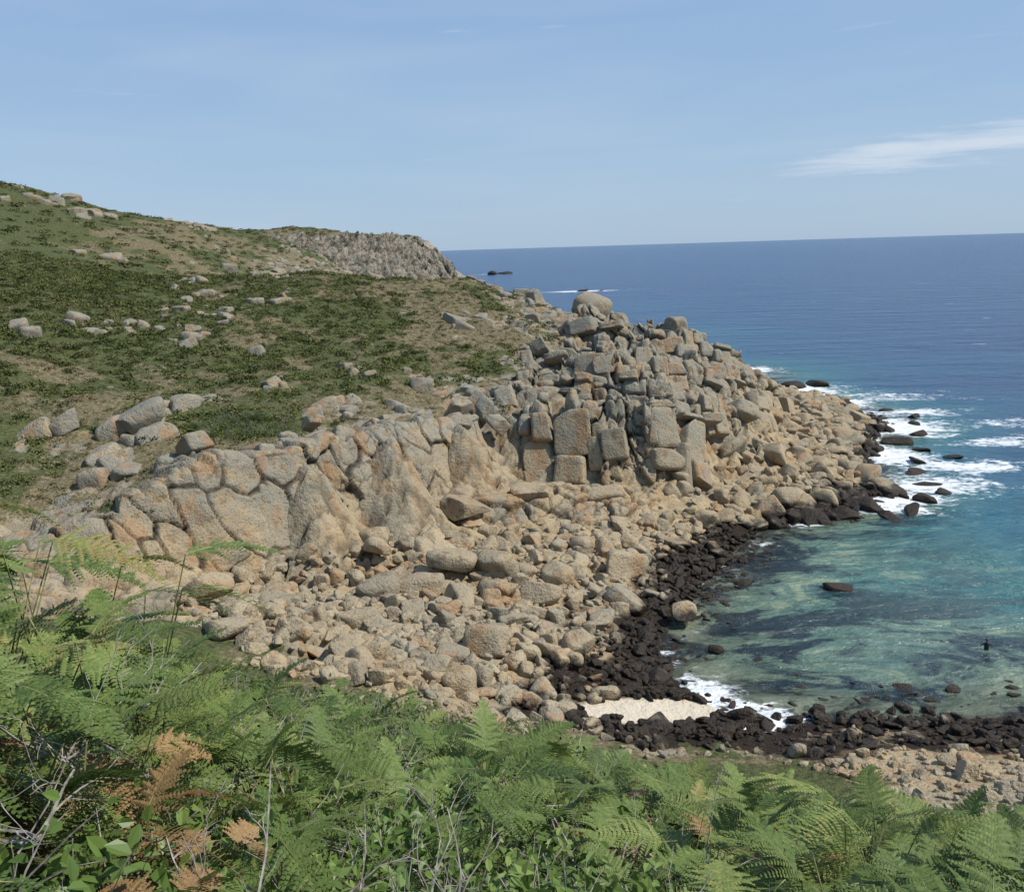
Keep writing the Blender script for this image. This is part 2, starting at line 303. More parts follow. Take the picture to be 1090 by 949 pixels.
# ------------------------------------------------------------ rock shapes
def quadsphere(n):
    vs={};V=[];Fc=[]
    def vid(p):
        k=tuple(round(c,5) for c in p)
        if k not in vs: vs[k]=len(V); V.append(p)
        return vs[k]
    for ax in range(3):
        for s in (-1,1):
            g=[[None]*(n+1) for _ in range(n+1)]
            for i in range(n+1):
                for j in range(n+1):
                    a=math.tan((i/n*2-1)*math.pi/4); c=math.tan((j/n*2-1)*math.pi/4)
                    p=[0,0,0]; p[ax]=s; p[(ax+1)%3]=a; p[(ax+2)%3]=c; g[i][j]=vid(p)
            for i in range(n):
                for j in range(n):
                    q=[g[i][j],g[i+1][j],g[i+1][j+1],g[i][j+1]]
                    Fc.append(q if s>0 else q[::-1])
    return np.array(V,float),Fc
QS={n:quadsphere(n) for n in (8,12,20)}
def rock_mesh(name,seed,e,n,cuts,amp,mat,tap=.18):
    r=np.random.default_rng(seed); V,Fc=QS[n]; p=V/(np.abs(V)**e).sum(1,keepdims=True)**(1/e)
    p=p*(1+.15*r.uniform(-1,1,3))
    p[:,0]*=1+tap*r.uniform(-1,1)*p[:,2]; p[:,1]*=1+tap*r.uniform(-1,1)*p[:,2]; p[:,0]+=.2*r.uniform(-1,1)*p[:,1]
    for _ in range(cuts):
        d=r.normal(size=3); d/=np.linalg.norm(d); off=r.uniform(.55,.9)*(np.abs(p@d).max())*.86
        s=p@d-off; p-=np.outer(np.clip(s,0,None)*.9,d)
    for _ in range(14):
        k=r.normal(size=3); k*=r.uniform(2,9)/np.linalg.norm(k); ph=r.uniform(0,6.28)
        p*=(1+amp*np.sin(p@k+ph)*3/np.linalg.norm(k))[:,None]
    me=bpy.data.meshes.new(name); me.from_pydata(p.tolist(),[],Fc); me.polygons.foreach_set('use_smooth',np.ones(len(Fc),bool))
    me.materials.append(mat); return me
def tmpl(meshes): return [bpy.data.objects.new(me.name,me) for me in meshes]
T_block=[rock_mesh(f'rock_block_{i:02d}',100+i,[6,8,10,5][i%4],12,4,.012,M_rock,.18) for i in range(14)]
T_slab=[rock_mesh(f'rock_slab_{i:02d}',150+i,[7,9,12,6][i%4],12,2,.012,M_rock,.13) for i in range(12)]
T_boul=[rock_mesh(f'boulder_shape_{i:02d}',200+i,[2.6,3.6,5][i%3],8,7,.02,M_rock,.22) for i in range(18)]
T_weed=[rock_mesh(f'weed_shape_{i:02d}',300+i,2.4,8,5,.07,M_weed) for i in range(6)]

def scatter(name,pts,rots,scls,idx,templates):
    pts=np.asarray(pts,float); n=len(pts)
    coll=bpy.data.collections.new(name+'_shapes')
    for o in templates: coll.objects.link(o)
    me=bpy.data.meshes.new(name); me.vertices.add(n); me.vertices.foreach_set('co',pts.ravel())
    for k,vv in (('rot',rots),('scl',scls)):
        a=me.attributes.new(k,'FLOAT_VECTOR','POINT'); a.data.foreach_set('vector',np.asarray(vv,np.float32).ravel())
    a=me.attributes.new('idx','INT','POINT'); a.data.foreach_set('value',np.asarray(idx,np.int32))
    ob=bpy.data.objects.new(name,me); scene.collection.objects.link(ob)
    ng=bpy.data.node_groups.new(name,'GeometryNodeTree')
    ng.interface.new_socket('Geometry',in_out='INPUT',socket_type='NodeSocketGeometry')
    ng.interface.new_socket('Geometry',in_out='OUTPUT',socket_type='NodeSocketGeometry')
    N=ng.nodes.new; L=ng.links.new
    gi=N('NodeGroupInput'); go=N('NodeGroupOutput'); ci=N('GeometryNodeCollectionInfo'); ip=N('GeometryNodeInstanceOnPoints')
    ci.inputs['Collection'].default_value=coll; ci.inputs['Separate Children'].default_value=True; ci.inputs['Reset Children'].default_value=True
    def na(t,nm):
        q=N('GeometryNodeInputNamedAttribute'); q.data_type=t; q.inputs['Name'].default_value=nm
        return [o for o in q.outputs if o.name=='Attribute' and o.enabled][0]
    e2=N('FunctionNodeEulerToRotation'); L(na('FLOAT_VECTOR','rot'),e2.inputs[0])
    L(gi.outputs[0],ip.inputs['Points']); L(ci.outputs[0],ip.inputs['Instance']); ip.inputs['Pick Instance'].default_value=True
    L(na('INT','idx'),ip.inputs['Instance Index']); L(e2.outputs[0],ip.inputs['Rotation']); L(na('FLOAT_VECTOR','scl'),ip.inputs['Scale'])
    L(ip.outputs[0],go.inputs[0])
    md=ob.modifiers.new('scatter','NODES'); md.node_group=ng
    return ob
def jitter(x0,x1,y0,y1,s):
    gx,gy=np.meshgrid(np.arange(x0,x1,s),np.arange(y0,y1,s)); gx=gx.ravel();gy=gy.ravel()
    return gx+rng.uniform(-.5,.5,len(gx))*s, gy+rng.uniform(-.5,.5,len(gy))*s

# continuous jointed bedrock faces lofted between a foot line and a crest line
def loft(name,B,T,cw,ch,amp,lean,seed,over=2.5,res=.17,colv=1.2,small=.4,und=1.2,gw=.2,warp=.35,mat=None):
    B=np.array(B,float);T=np.array(T,float)
    L=np.concatenate([[0],np.cumsum(np.linalg.norm(np.diff(B,axis=0),axis=1))]); tot=L[-1]
    s=np.arange(0,tot,res); n=len(s)
    ker=np.hanning(15); ker/=ker.sum()
    def ip(P):
        o=np.stack([np.interp(s,L,P[:,i]) for i in range(3)],1)
        pad=np.pad(o,((7,7),(0,0)),'edge'); return np.stack([np.convolve(pad[:,i],ker,'valid') for i in range(3)],1)
    b0=ip(B);t0=ip(T); D=t0-b0; Ln=np.linalg.norm(D,axis=1); D/=Ln[:,None]
    W=np.gradient(b0,axis=0); W[:,2]*=.3; W/=np.linalg.norm(W,axis=1)[:,None]
    W-=D*(W*D).sum(1)[:,None]; W/=np.linalg.norm(W,axis=1)[:,None]; Nn=np.cross(D,W)
    gc,ic=cells(s/cw,np.full(n,.5),seed+9)
    colh=(ic-.5)*colv-colv*.35*(1-sstep(0,.35,gc))
    Lt=Ln+colh; u0=1.5*max(1,res/.4); nq=int((Ln.max()+u0+over)/res)
    k=np.linspace(0,1,nq)[:,None]; q=-u0+k*(Lt+u0+over)[None]; S=np.broadcast_to(s[None],q.shape)
    sc_=res/.17
    r=.9*sc_**.5; e=np.clip(q-Lt,0,None); a=np.minimum(e/r,1.35); st=np.clip(e-r*a,0,None)
    base=b0[None]+D[None]*(np.minimum(q,Lt[None])+r*np.sin(a)+st*np.cos(a))[...,None]+Nn[None]*(r*(1-np.cos(a))+st*np.sin(a))[...,None]
    outw=-Nn[None]*np.cos(a)[...,None]+D[None]*np.sin(a)[...,None]
    ss=(S+lean*q+.3*fbm(S/2.5,q/2.5,seed+20)+3*warp*fbm(S/9,q/9,seed+22)).ravel(); qq=(q+.4*fbm(S/3,q/3,seed+21)+3*warp*fbm(S/8,q/8,seed+23)).ravel()
    g1,i1,dx,dy=cells(ss/cw,qq/ch,seed,True); g2,i2=cells(ss/(cw*.43),qq/(ch*.4),seed+4)
    big=fbm(S/(7*sc_),q/(7*sc_),seed+30).ravel()
    sm=small*sstep(-.3,.4,fbm(S/6,q/6,seed+33).ravel())*2
    hh=(i1*9999).astype(np.int64)
    d=amp*(1.5*(i1-.5)+1.1*dx*(_h(hh,3,seed)-.5)+1.1*dy*(_h(hh,5,seed)-.5)+und*big)
    d+=-amp*1.0*(1-sstep(0,gw,g1))+sm*amp*(.6*(i2-.5)-.5*(1-sstep(0,gw*1.1,g2)))+.08*sc_*fbm(S*1.3/sc_,q*1.3/sc_,seed+40).ravel()
    S1=S.ravel(); en=2.5*sc_; d-=2.2*sc_*(1-sstep(0,en,S1))+2.2*sc_*sstep(tot-en,tot,S1)
    co=base.reshape(-1,3)+outw.reshape(-1,3)*d[:,None]
    j=np.maximum(1-sstep(0,.1,g1),sm*.8*(1-sstep(0,.12,g2)))
    o=sheet(name,co,n,nq,{'joint':np.clip(j,0,1)}); o.data.materials.append(mat or M_face); return o
SP=[];SR=[];SS=[]
def wall(B,T,wlo,whi,slo,shi,thick=1.1,out=.0,gap=0):
    B=[Vector(p) for p in B]; T=[Vector(p) for p in T]
    def at(L,t):
        t=max(0,min(.9999,t))*(len(L)-1); i=int(t); return L[i].lerp(L[i+1],t-i)
    tot=sum((B[i+1]-B[i]).length for i in range(len(B)-1)); s=0
    while s<tot:
        w=wlo+(whi-wlo)*random.random()**1.2; t=(s+w/2)/tot; b0=at(B,t); t0=at(T,t); D=(t0-b0); Ln=D.length; D.normalize()
        W=(at(B,t+.02)-at(B,t-.02)); W.z*=.3; W.normalize()
        W=(W-D*W.dot(D)).normalized(); Nn=D.cross(W)
        q=-random.uniform(.3,1.2); Lt=Ln+random.uniform(-1.5,.9)
        colo=random.gauss(0,.3)
        while q<Lt:
            l=min(random.uniform(slo,shi),Lt-q+.3)
            if l<.5: break
            if random.random()>=gap:
                c=b0+D*(q+l/2)+Nn*(thick*.65-out+colo+random.gauss(0,.12))+W*random.gauss(0,.1)
                ww=w*random.uniform(.95,1.15)
                M=Matrix((W,Nn,D)).transposed()@Matrix.Rotation(random.gauss(0,.07),3,'Z')@Matrix.Rotation(random.gauss(-.07,.08),3,'Y')@Matrix.Rotation(random.gauss(0,.06),3,'X')
                SP.append(tuple(c)); SR.append(tuple(M.to_euler())); SS.append((ww*.52,thick*random.uniform(.8,1.2),l*.53))
            q+=l
        s+=w
cb=[(-38,62.5,7),(-33.7,65.6,6.6),(-28.5,67.8,5.8),(-23.6,72.2,4.6),(-19.9,76.0,4.6),(-13.5,81.8,4.9),(-9.9,89,5.4),(-4.5,93,5.4),(0,98,6.2)]
ct=[(-42,67.5,8.8),(-36.5,69.2,9.6),(-30.5,71,11.4),(-25.6,75,13.0),(-19.6,79.8,13.1),(-13.8,86,13.3),(-11,92.4,13.1),(-6,98,12.4),(-3,102.5,12.2)]
loft('granite_cliff_face',cb,ct,2.6,5.6,.42,.42,512,3.5,.14,.9,.5,2.4,.09,.7)
loft('granite_cliff_face',[(-17,77.5,3.6),(-9,83,3.4),(-3,87.5,3.2),(5,89.5,2.8),(12,90,2.6),(18,94,2)],[(-18,81,5.8),(-10.5,87,6.1),(-4,91.5,6.2),(5,94,5.8),(12,94.5,5.2),(18,99,4.6)],3.4,2.4,.5,.3,540,3,.18,.6,.5)
tiers=[([(-3,102,7),(2,100,5.6),(9.5,98,4.8),(15.4,97,4.4),(19,99,4.4),(24,104.5,4.2)],[(-3,105,11),(3,102.4,12.4),(9.5,101,13.2),(15,100.5,13),(18.5,102.5,11.8),(23,108,9)],2.2,4.6,.9,.10),
 ([(-4,108,11.5),(4,107,11.2),(11,105.5,11.3),(17,105,10.6),(23,110,8),(31,115,5.4)],[(-4,110,13.3),(4,109,14.5),(11,107.5,14.9),(17,107.5,14.4),(23,112,12),(31,118,8.4)],2.3,3.0,.85,.1),
 ([(-1,116,12.4),(7,115,12.4),(14,114,11.8),(22,117,9.8),(30,121,7.2),(38,129,4)],[(-1,118,14.6),(7,117,15.8),(14,116,15.9),(22,119,14.2),(30,124,11),(38,132,7)],2.5,3.2,.85,.1),
 ([(2,128,14),(10,125,13),(18,125,11.8),(26,129,9.6),(34,134,7),(42,140,3.4)],[(2,130,16.2),(10,127,16.7),(18,127,15.9),(26,131,14),(34,136,11.2),(42,142,6.4)],2.7,3.2,.9,.1),
 ([(4,145,16.4),(13,138,15),(20,136,13),(27,138,11),(34,141,8.6),(43,149,4)],[(4,147,18.5),(13,140,18.5),(20,138,17.6),(27,141,16.4),(34,144,13),(43,152,6.8)],2.8,3.6,.95,.1),
 ([(1,161,18),(9,155,16.6),(16,150,15),(22,147,13.6),(29,146,11)],[(1,163,20),(9,157,19.4),(16,152,18.6),(22,149,17.8),(29,148,16.4)],2.8,3.2,.9,.1)]
for i,(Bq,Tq,cw,ch,am,ln) in enumerate(tiers):
    loft('granite_crag_face',Bq,Tq,cw,ch,am,ln,600+i*50,2.5,.19,2.0,.45,1.2,.14)
    wall(Bq,Tq,1.3,3.6,2.0,5 if i==0 else 3.8,1.4,.5,.6)
wall([(p[0]-1.5,p[1]+3.2,p[2]+5.2) for p in cb[3:]],[(p[0]-1.5,p[1]+2.2,p[2]+1.6) for p in ct[3:]],1.2,2.8,.9,2,1.1,.1,.8)
wall([(-16,78.5,4.3),(-9,84,4.2),(-3,88.5,4.2),(5,90.5,3.6),(12,91,3.3)],[(-17,81,5.6),(-10.5,87,5.9),(-4,91.5,6),(5,94,5.5),(12,94,4.8)],1.8,4,1.2,2.6,.8,.1,.75)
n=len(SP); print('slabs',n)
scatter('granite_crag_blocks',SP,SR,SS,rng.integers(0,12,n),tmpl(T_slab))
# the far headland's cliff
loft('headland_cliff',[(-128,452,20),(-106,490,14),(-80,526,10),(-54,558,6),(-33,576,0),(-18,586,-6),(-8,604,-8)],[(-124,482,37.5),(-103,522,40),(-80,560,41.3),(-57,594,41.2),(-45,602,32),(-32,605,18),(-24,618,4)],5,11,2.2,.12,900,12,.8,6,.8,1.6,.22,.35,M_far)

# cliff blocks
x,y=jitter(-40,54,62,182,2.0); z,rk,gr,sand,z0,_=field(x,y)
slope=np.hypot(H(x+.8,y)-H(x-.8,y),H(x,y+.8)-H(x,y-.8))/1.6
prob=sstep(.55,.85,rk)*sstep(3.8,5.4,z)*(.08+.22*sstep(.3,.9,slope))*np.where((x<-1)&(y<100),.04,1)*np.where(x>24,2.2,1)
k=rng.random(len(x))<prob; x,y,z,slope=x[k],y[k],z[k],slope[k]; n=len(x)
sc=(rng.uniform(.5,1.9,(n,1)))*np.ones((n,3))*rng.uniform(.75,1.25,(n,3))
yaw=R(28)+rng.choice([0,math.pi/2],n)+rng.normal(0,.22,n)
rot=np.stack([rng.normal(-.12,.12,n),rng.normal(0,.12,n),yaw],1)
pts=np.stack([x,y,z-sc[:,2]*rng.uniform(.2,.8,n)],1)
scatter('granite_cliff_blocks',pts,rot,sc,rng.integers(0,14,n),tmpl([me.copy() for me in T_block]))
# outcrops among the grass
x,y=jitter(-62,12,78,178,1.8); z,rk,gr,sand,_,_=field(x,y)
cl=fbm(x/9,y/9,99)+.6*fbm(x/2.5,y/2.5,97)
k=(rng.random(len(x))<np.clip(.25*sstep(.35,.55,rk)*(x>-22)+.9*sstep(.42,.62,cl),0,.7))&(rk<.65); x,y,z=x[k],y[k],z[k]; n=len(x)
sc=(rng.uniform(.25,1.0,(n,1))**1.2)*np.ones((n,3))*rng.uniform(.7,1.3,(n,3))*1.5
scatter('hillside_boulders',np.stack([x,y,z-.45*sc[:,2]],1),np.stack([rng.normal(0,.2,n),rng.normal(0,.2,n),R(30)+rng.normal(0,.5,n)],1),sc,rng.integers(0,14,n),tmpl([me.copy() for me in T_block]))
# far outcrops
x,y=jitter(-150,-40,200,560,4.0); z,rk,gr,sand,z0,_=field(x,y)
cl=fbm(x/22,y/22,98)+.4*fbm(x/7,y/7,96)
k=(rng.random(len(x))<np.clip(.8*sstep(.22,.42,cl)+.3*sstep(.4,.6,rk),0,1))&(z>4); x,y,z=x[k],y[k],z[k]; n=len(x)
sc=rng.uniform(.8,2.6,(n,1))*rng.uniform(.7,1.3,(n,3))
scatter('distant_cliff_rocks',np.stack([x,y,z-.5*sc[:,2]],1),np.stack([rng.normal(0,.15,n),rng.normal(0,.15,n),R(30)+rng.choice([0,1.57],n)+rng.normal(0,.25,n)],1),sc,rng.integers(0,14,n),tmpl([me.copy() for me in T_block]))
# beach boulders
P=[];
for s,lo,hi,pr in ((1.15,.35,.85,.75),(2.8,.8,1.5,.5),(.72,.18,.45,.65)):
    x,y=jitter(-26,66,38,210,s); z,rk,gr,sand,z0,_=field(x,y)
    a=(z0>-.35)&(z0<5.2)&(rk>.35)&(sand<.42)
    near=(y<53)
    ledge=sstep(82,88,y-.12*x)*sstep(2.4,3.2,z0)
    k=a&(rng.random(len(x))<pr*(1-.8*ledge)*np.where(z0<.1,.4,1)*np.where((y>100)&(z0>3),.5,1)); x,y,z,near,z0=x[k],y[k],z[k],near[k],z0[k]; n=len(x)
    r=rng.uniform(lo,hi,n)*np.where(near,.55,1)*np.where(y>95,1.3,1)*np.where((z0<1.2)&(y<95),.68,1)
    P.append(np.stack([x,y,z,r],1))
P=np.concatenate(P); n=len(P); print('boulders',n)
sc=P[:,3:4]*rng.uniform(.7,1.35,(n,3)); sc[:,2]*=.75
scatter('beach_boulders',np.stack([P[:,0],P[:,1],P[:,2]+.25*sc[:,2]],1),np.stack([rng.normal(0,.3,n),rng.normal(0,.3,n),rng.uniform(0,6.3,n)],1),sc,rng.integers(0,18,n),tmpl(T_boul))
# seaweed heaps on and off the shore
x,y=jitter(1,64,47,205,.5); z,rk,gr,sand,z0,_=field(x,y)
pn=fbm(x/5,y/5,77)
k=(z0>-.8)&(z0<1.5)&(sand<.5)&(rng.random(len(x))<np.clip(.38+1.1*pn-.3*np.abs(z0),0,1)*np.where(y>100,.5,1)*np.where(z0<-.1,.6,1)); x,y,z,z0=x[k],y[k],z[k],z0[k]; n=len(x)
sc=rng.uniform(.14,.48,(n,1))*rng.uniform(.6,1.5,(n,3)); sc[:,2]*=np.where(z0<0,.3,.7)
scatter('seaweed_clumps',np.stack([x,y,np.where(z0<0,-.04,z+.2)],1),np.stack([rng.normal(0,.2,n),rng.normal(0,.2,n),rng.uniform(0,6.3,n)],1),sc,rng.integers(0,6,n),tmpl(T_weed))

# named large rocks
def rock(name,loc,size,rot=(0,0,0),seed=1,e=3,cuts=4,mat=None):
    me=rock_mesh(name,seed,e,20,cuts,.014,mat or M_rock); o=bpy.data.objects.new(name,me)
    o.location=loc; o.scale=size; o.rotation_euler=[R(a) for a in rot]; scene.collection.objects.link(o); return o
rock('balanced_boulder',(14.1,163,19.9),(3.4,2.8,2.5),(5,8,20),1,2.5,2)
for i,(l,s,r) in enumerate([((24,146,13.5),(1.5,2,4.0),(0,6,10)),((26.3,148,14.6),(1.5,1.8,4.0),(4,-5,25)),((28.8,147,13.4),(1.6,2,3.7),(0,10,15)),((31,146,11.6),(1.7,2,3.2),(0,12,40)),((33.6,146,9.8),(1.7,2,2.8),(0,12,20)),((36,147,8),(1.6,2,2.2),(0,15,10)),((21.5,148,14.2),(1.9,2,2.8),(0,0,50)),((2.5,170,20.8),(1.6,1.5,2.3),(0,5,10)),((5,169,20.3),(1.4,1.5,2.2),(0,-8,40)),((-6.1,150,18.8),(2,2,1.6),(0,10,10)),((-2,152,18.4),(1.8,1.5,1.5),(0,0,60)),((19,151,15),(2.2,2,2.6),(0,9,0)),((16,154,16.5),(2,2,2),(0,9,30)),((27.5,143,11.5),(2,1.5,3.6),(0,0,12)),((23,142,12.3),(2,1.5,3.6),(0,0,32))]):
    rock('tor_rock',l,s,r,20+i,7,3)
for i,(l,s,r) in enumerate([((-35.9,90,14.6),(2.3,1.6,1.5),(0,-25,30)),((-33.9,88,13.2),(1.7,1.5,1.4),(0,-15,40)),((-38.2,89.5,13.6),(1.6,1.5,1.6),(0,-35,20)),((-45.5,88,13.8),(2.2,1.2,1.2),(0,-35,30)),((-42.8,89,14.8),(1.6,1.2,1.1),(0,-30,10)),((-37.2,84,12.2),(1.6,1.4,1.2),(0,-20,30)),((-35,82,12),(1.5,1.3,1.2),(0,-10,50)),((-36.4,79,10.8),(1.6,1.4,1.5),(0,-10,0)),((-33.6,80,11.3),(1.4,1.4,1.3),(0,10,0)),((-38.8,76.5,9.2),(2.4,1.2,1.2),(0,-30,20)),((-41,75,8),(1.8,1.2,1.1),(0,-30,20)),((-36.5,75,9),(1.3,1.3,1.1),(0,-10,60)),((-47,86.5,12.6),(1.8,1.2,1.1),(0,-35,20)),((-40.3,78.5,9.6),(1.6,1.2,1.1),(0,-30,20))]):
    rock('slope_outcrop_rock',l,s,r,50+i,5,5)
for i,(l,s) in enumerate([((-5.4,74.7,4.7),(1.9,1.4,1)),((-4.7,87.8,5.6),(2.6,1.6,1.3)),((13.4,71.3,1),(1.4,1.1,.8)),((-12,77.2,5.3),(1.5,1.2,1)),((-23,66.4,6),(1.5,1.2,1)),((-9.9,118,13),(1.5,1.3,1.2)),((-16.3,148,19.7),(2,1.5,1.2)),((-54.3,155,24.5),(1.8,1.5,1.2)),((9,73,1.4),(1.8,1.2,.9)),((2,72,2.6),(1.7,1.2,1))]):
    rock('large_boulder',l,s,(5*i,7,40*i),120+i,3,5)
sr=[((28.5,78,0),(1.5,1,.6)),((58.9,193,.2),(3.5,2,1.3)),((64.3,195,.1),(3.5,2,.9)),((14.7,65.6,.1),(.6,.5,.4)),((20.3,79.9,0),(1,.8,.4)),((44,100,.1),(1.6,.9,.6)),((40,102,.3),(1.8,1.1,.8)),((36.3,98.9,.1),(1.8,1,.6)),((29.2,58.3,0),(.6,.5,.3)),((-16,1137,0),(13,7,4)),((-2,1145,-.5),(8,6,3)),((50.7,642,.1),(6,3,1.1)),((62,640,-.2),(4,2,.8)),((47.5,104.5,.2),(1.6,1,.6)),((57,136,.3),(2,1.3,.8))]
for i,(a,c) in enumerate([(52,118),(55,124),(58,131),(50,112),(62,142),(65,150),(66,163),(62,178),(33,97.5),(46,107),(60,126),(68,156),(41,98.5),(52,108)]):
    sr.append(((a+random.uniform(-1,1),c,0),(random.uniform(.8,2.1),random.uniform(.6,1.2),random.uniform(.3,.6))))
for i,(l,s) in enumerate(sr): rock('sea_rock',l,s,(3*(i%9),5,50*i),160+i,3,6,M_weed)

# ------------------------------------------------------------ plants
def build(name,verts,faces,mats,fm=None):
    me=bpy.data.meshes.new(name); me.from_pydata([tuple(v) for v in verts],[],faces)
    for m_ in mats: me.materials.append(m_)
    if fm is not None: me.polygons.foreach_set('material_index',fm)
    return me
def tube(V,Fc,pts,r0,r1,sides=4):
    b0=len(V)
    for i,p in enumerate(pts):
        t=i/(len(pts)-1); r=r0*(1-t)+r1*t
        d=(Vector(pts[min(i+1,len(pts)-1)])-Vector(pts[max(i-1,0)])).normalized()
        a=d.orthogonal().normalized(); c=d.cross(a)
        for s in range(sides):
            an=2*math.pi*s/sides; V.append(tuple(Vector(p)+a*(r*math.cos(an))+c*(r*math.sin(an))))
    for i in range(len(pts)-1):
        for s in range(sides):
            Fc.append((b0+i*sides+s,b0+i*sides+(s+1)%sides,b0+(i+1)*sides+(s+1)%sides,b0+(i+1)*sides+s))
def frond(V,Fc,FM,rg,L,M,droop):
    n=16; pts=[]; sw=rg.uniform(-.25,.25)
    for i in range(9):
        t=i/8; pts.append(M@Vector((L*t,sw*L*t*t,-droop*L*t*t)))
    nf=len(Fc); tube(V,Fc,pts,.003,.001,3); FM+= [1]*(len(Fc)-nf)
    for i in range(n):
        t=.04+.95*(i/n)**.95; w=L*.42*(1-t)**.85*min(1,.62+t*4)+.01
        bx=L*t; by=sw*L*t*t; bz=-droop*L*t*t
        for sd in (-1,1):
            ang=R(68+rg.uniform(-9,9)-12*t); dirx,diry=math.cos(ang),math.sin(ang)*sd
            lift=rg.uniform(-.15,.3); curl=rg.uniform(.1,.7); ww=w*rg.uniform(.85,1.1)
            m=max(3,int(ww/.013)); pw=L/n*.72
            for j in range(m):
                s=(j+.5)/m; cx=bx+dirx*ww*s; cy=by+diry*ww*s; cz=bz+lift*ww*s-curl*ww*s*s
                hl=pw*(1-s)**.7*.95+.003; hw=ww/m*.5
                for s2 in (-1,1):
                    px,py=-diry*s2*sd,dirx*s2*sd
                    q=[(cx-dirx*hw,cy-diry*hw,cz),(cx+dirx*hw,cy+diry*hw,cz),
                       (cx+px*hl+dirx*hw*1.1,cy+py*hl+diry*hw*1.1,cz-.2*hl),(cx+px*hl*.8-dirx*hw*.3,cy+py*hl*.8-diry*hw*.3,cz-.2*hl)]
                    k=len(V); V+= [tuple(M@Vector(a)) for a in q]; Fc.append((k,k+1,k+2,k+3)); FM.append(0)
def fern(name,seed,mat,h=.6,nf=5,L=.4,droop=.4,lo=.4):
    rg=random.Random(seed); V=[];Fc=[];FM=[]
    a0=rg.uniform(0,6.28)
    for i in range(nf):
        az=a0+i*6.28/nf+rg.uniform(-.5,.5); hh=h*rg.uniform(lo,1); lean=.3*hh
        top=Vector((math.cos(az)*lean,math.sin(az)*lean,hh))
        n0=len(Fc); tube(V,Fc,[(0,0,-.15),tuple(top*.5+Vector((0,0,.03))),tuple(top)],.0045,.003,3); FM+=[1]*(len(Fc)-n0)
        M=Matrix.Translation(top)@Matrix.Rotation(az,4,'Z')@Matrix.Rotation(-R(rg.uniform(-15,35)),4,'Y')@Matrix.Rotation(rg.uniform(-.5,.5),4,'X')
        frond(V,Fc,FM,rg,L*rg.uniform(.65,1.15),M,droop*rg.uniform(.5,1.5))
    return build(name,V,Fc,[mat,M_stem],FM)
def leafy(name,seed,mat,n,rad,hgt,ls,stems=0,tri=False):
    rg=random.Random(seed); V=[];Fc=[];FM=[]
    for i in range(stems):
        a=rg.uniform(0,6.28); r=rad*rg.uniform(.4,1); pts=[(0,0,-.1)]
        for t in (.35,.7,1): pts.append((math.cos(a)*r*t+rg.uniform(-.04,.04)*rad,math.sin(a)*r*t+rg.uniform(-.04,.04)*rad,hgt*math.sqrt(t)*rg.uniform(.8,1.05)))
        k=len(Fc); tube(V,Fc,pts,.006*rad/.4,.002*rad/.4,3); FM+=[1]*(len(Fc)-k)
    for i in range(n):
        a=rg.uniform(0,6.28); ph=math.acos(rg.uniform(0,1)); rr=rg.uniform(.55,1.05)*(1+.2*math.sin(3*a+seed)+.15*math.sin(5*ph+seed*2))
        c=Vector((math.cos(a)*math.sin(ph)*rad*rr,math.sin(a)*math.sin(ph)*rad*rr,math.cos(ph)*hgt*rr))
        M=Matrix.Translation(c)@Matrix.Rotation(rg.uniform(0,6.28),4,'Z')@Matrix.Rotation(rg.gauss(0,.6),4,'Y')@Matrix.Rotation(rg.gauss(0,.6),4,'X')
        l=ls*rg.uniform(.6,1.2); w=l*.32; k=len(V)
        if tri:
            q=[(-l*.5,0,0),(0,-w,.0),(l*.6,0,0),(0,w,0)]; V+=[tuple(M@Vector(p_)) for p_ in q]; Fc.append((k,k+1,k+2,k+3)); FM.append(0)
        else:
            q=[(-l*.5,0,0),(-l*.15,-w,.12*l),(l*.25,-w*.85,.1*l),(l*.6,0,-.05*l),(l*.25,w*.85,.1*l),(-l*.15,w,.12*l)]
            V+=[tuple(M@Vector(p_)) for p_ in q]; Fc+=[(k,k+1,k+2,k+3),(k,k+3,k+4,k+5)]; FM+=[0,0]
    return build(name,V,Fc,[mat,M_twig],FM)
def deadtwig(name,seed,L=.8):
    rg=random.Random(seed); V=[];Fc=[]
    def br(p,d,l,r,dep):
        pts=[tuple(p)]; q=Vector(p); dd=Vector(d)
        for i in range(5):
            dd=(dd+Vector([rg.gauss(0,.16) for _ in range(3)])).normalized(); q=q+dd*l/5; pts.append(tuple(q))
            if dep>0 and rg.random()<.75:
                nd=(dd+Vector([rg.gauss(0,.6) for _ in range(3)])).normalized(); br(tuple(q),nd,l*rg.uniform(.35,.6),r*.55,dep-1)
        tube(V,Fc,pts,r,r*.4,4)
    for i in range(3):
        a=rg.uniform(0,6.28); br((0,0,-.1),Vector((math.cos(a),math.sin(a),rg.uniform(.1,.7))).normalized(),L*rg.uniform(.6,.9),.006,2)
    return build(name,V,Fc,[M_twig])
ferns=[fern(f'fern_{i}',i+1,M_fern,.5+.08*(i%3),4+i%3,.36+.05*(i%3),.3+.15*(i%2)) for i in range(8)]
tferns=[fern(f'tallfern_{i}',21+i,M_fern,1.15,7,.38,.5,.35) for i in range(4)]
dferns=[fern(f'deadfern_{i}',30+i,M_fernd,.55,4,.34,.8) for i in range(3)]
bram=[leafy(f'bramble_{i}',50+i,M_bramble,120,.36,.42,.07,5) for i in range(4)]
shr=[leafy(f'shrub_{i}',60+i,M_shrub,550,.62,.62,.06,9,True) for i in range(4)]
twg=[deadtwig(f'twig_{i}',70+i) for i in range(4)]
hea=[leafy(f'heath_{i}',80+i,M_heath,90,.75,.42,.24,0,True) for i in range(4)]
dry=[leafy(f'drytuft_{i}',90+i,M_dry,60,.6,.3,.24,0,True) for i in range(3)]

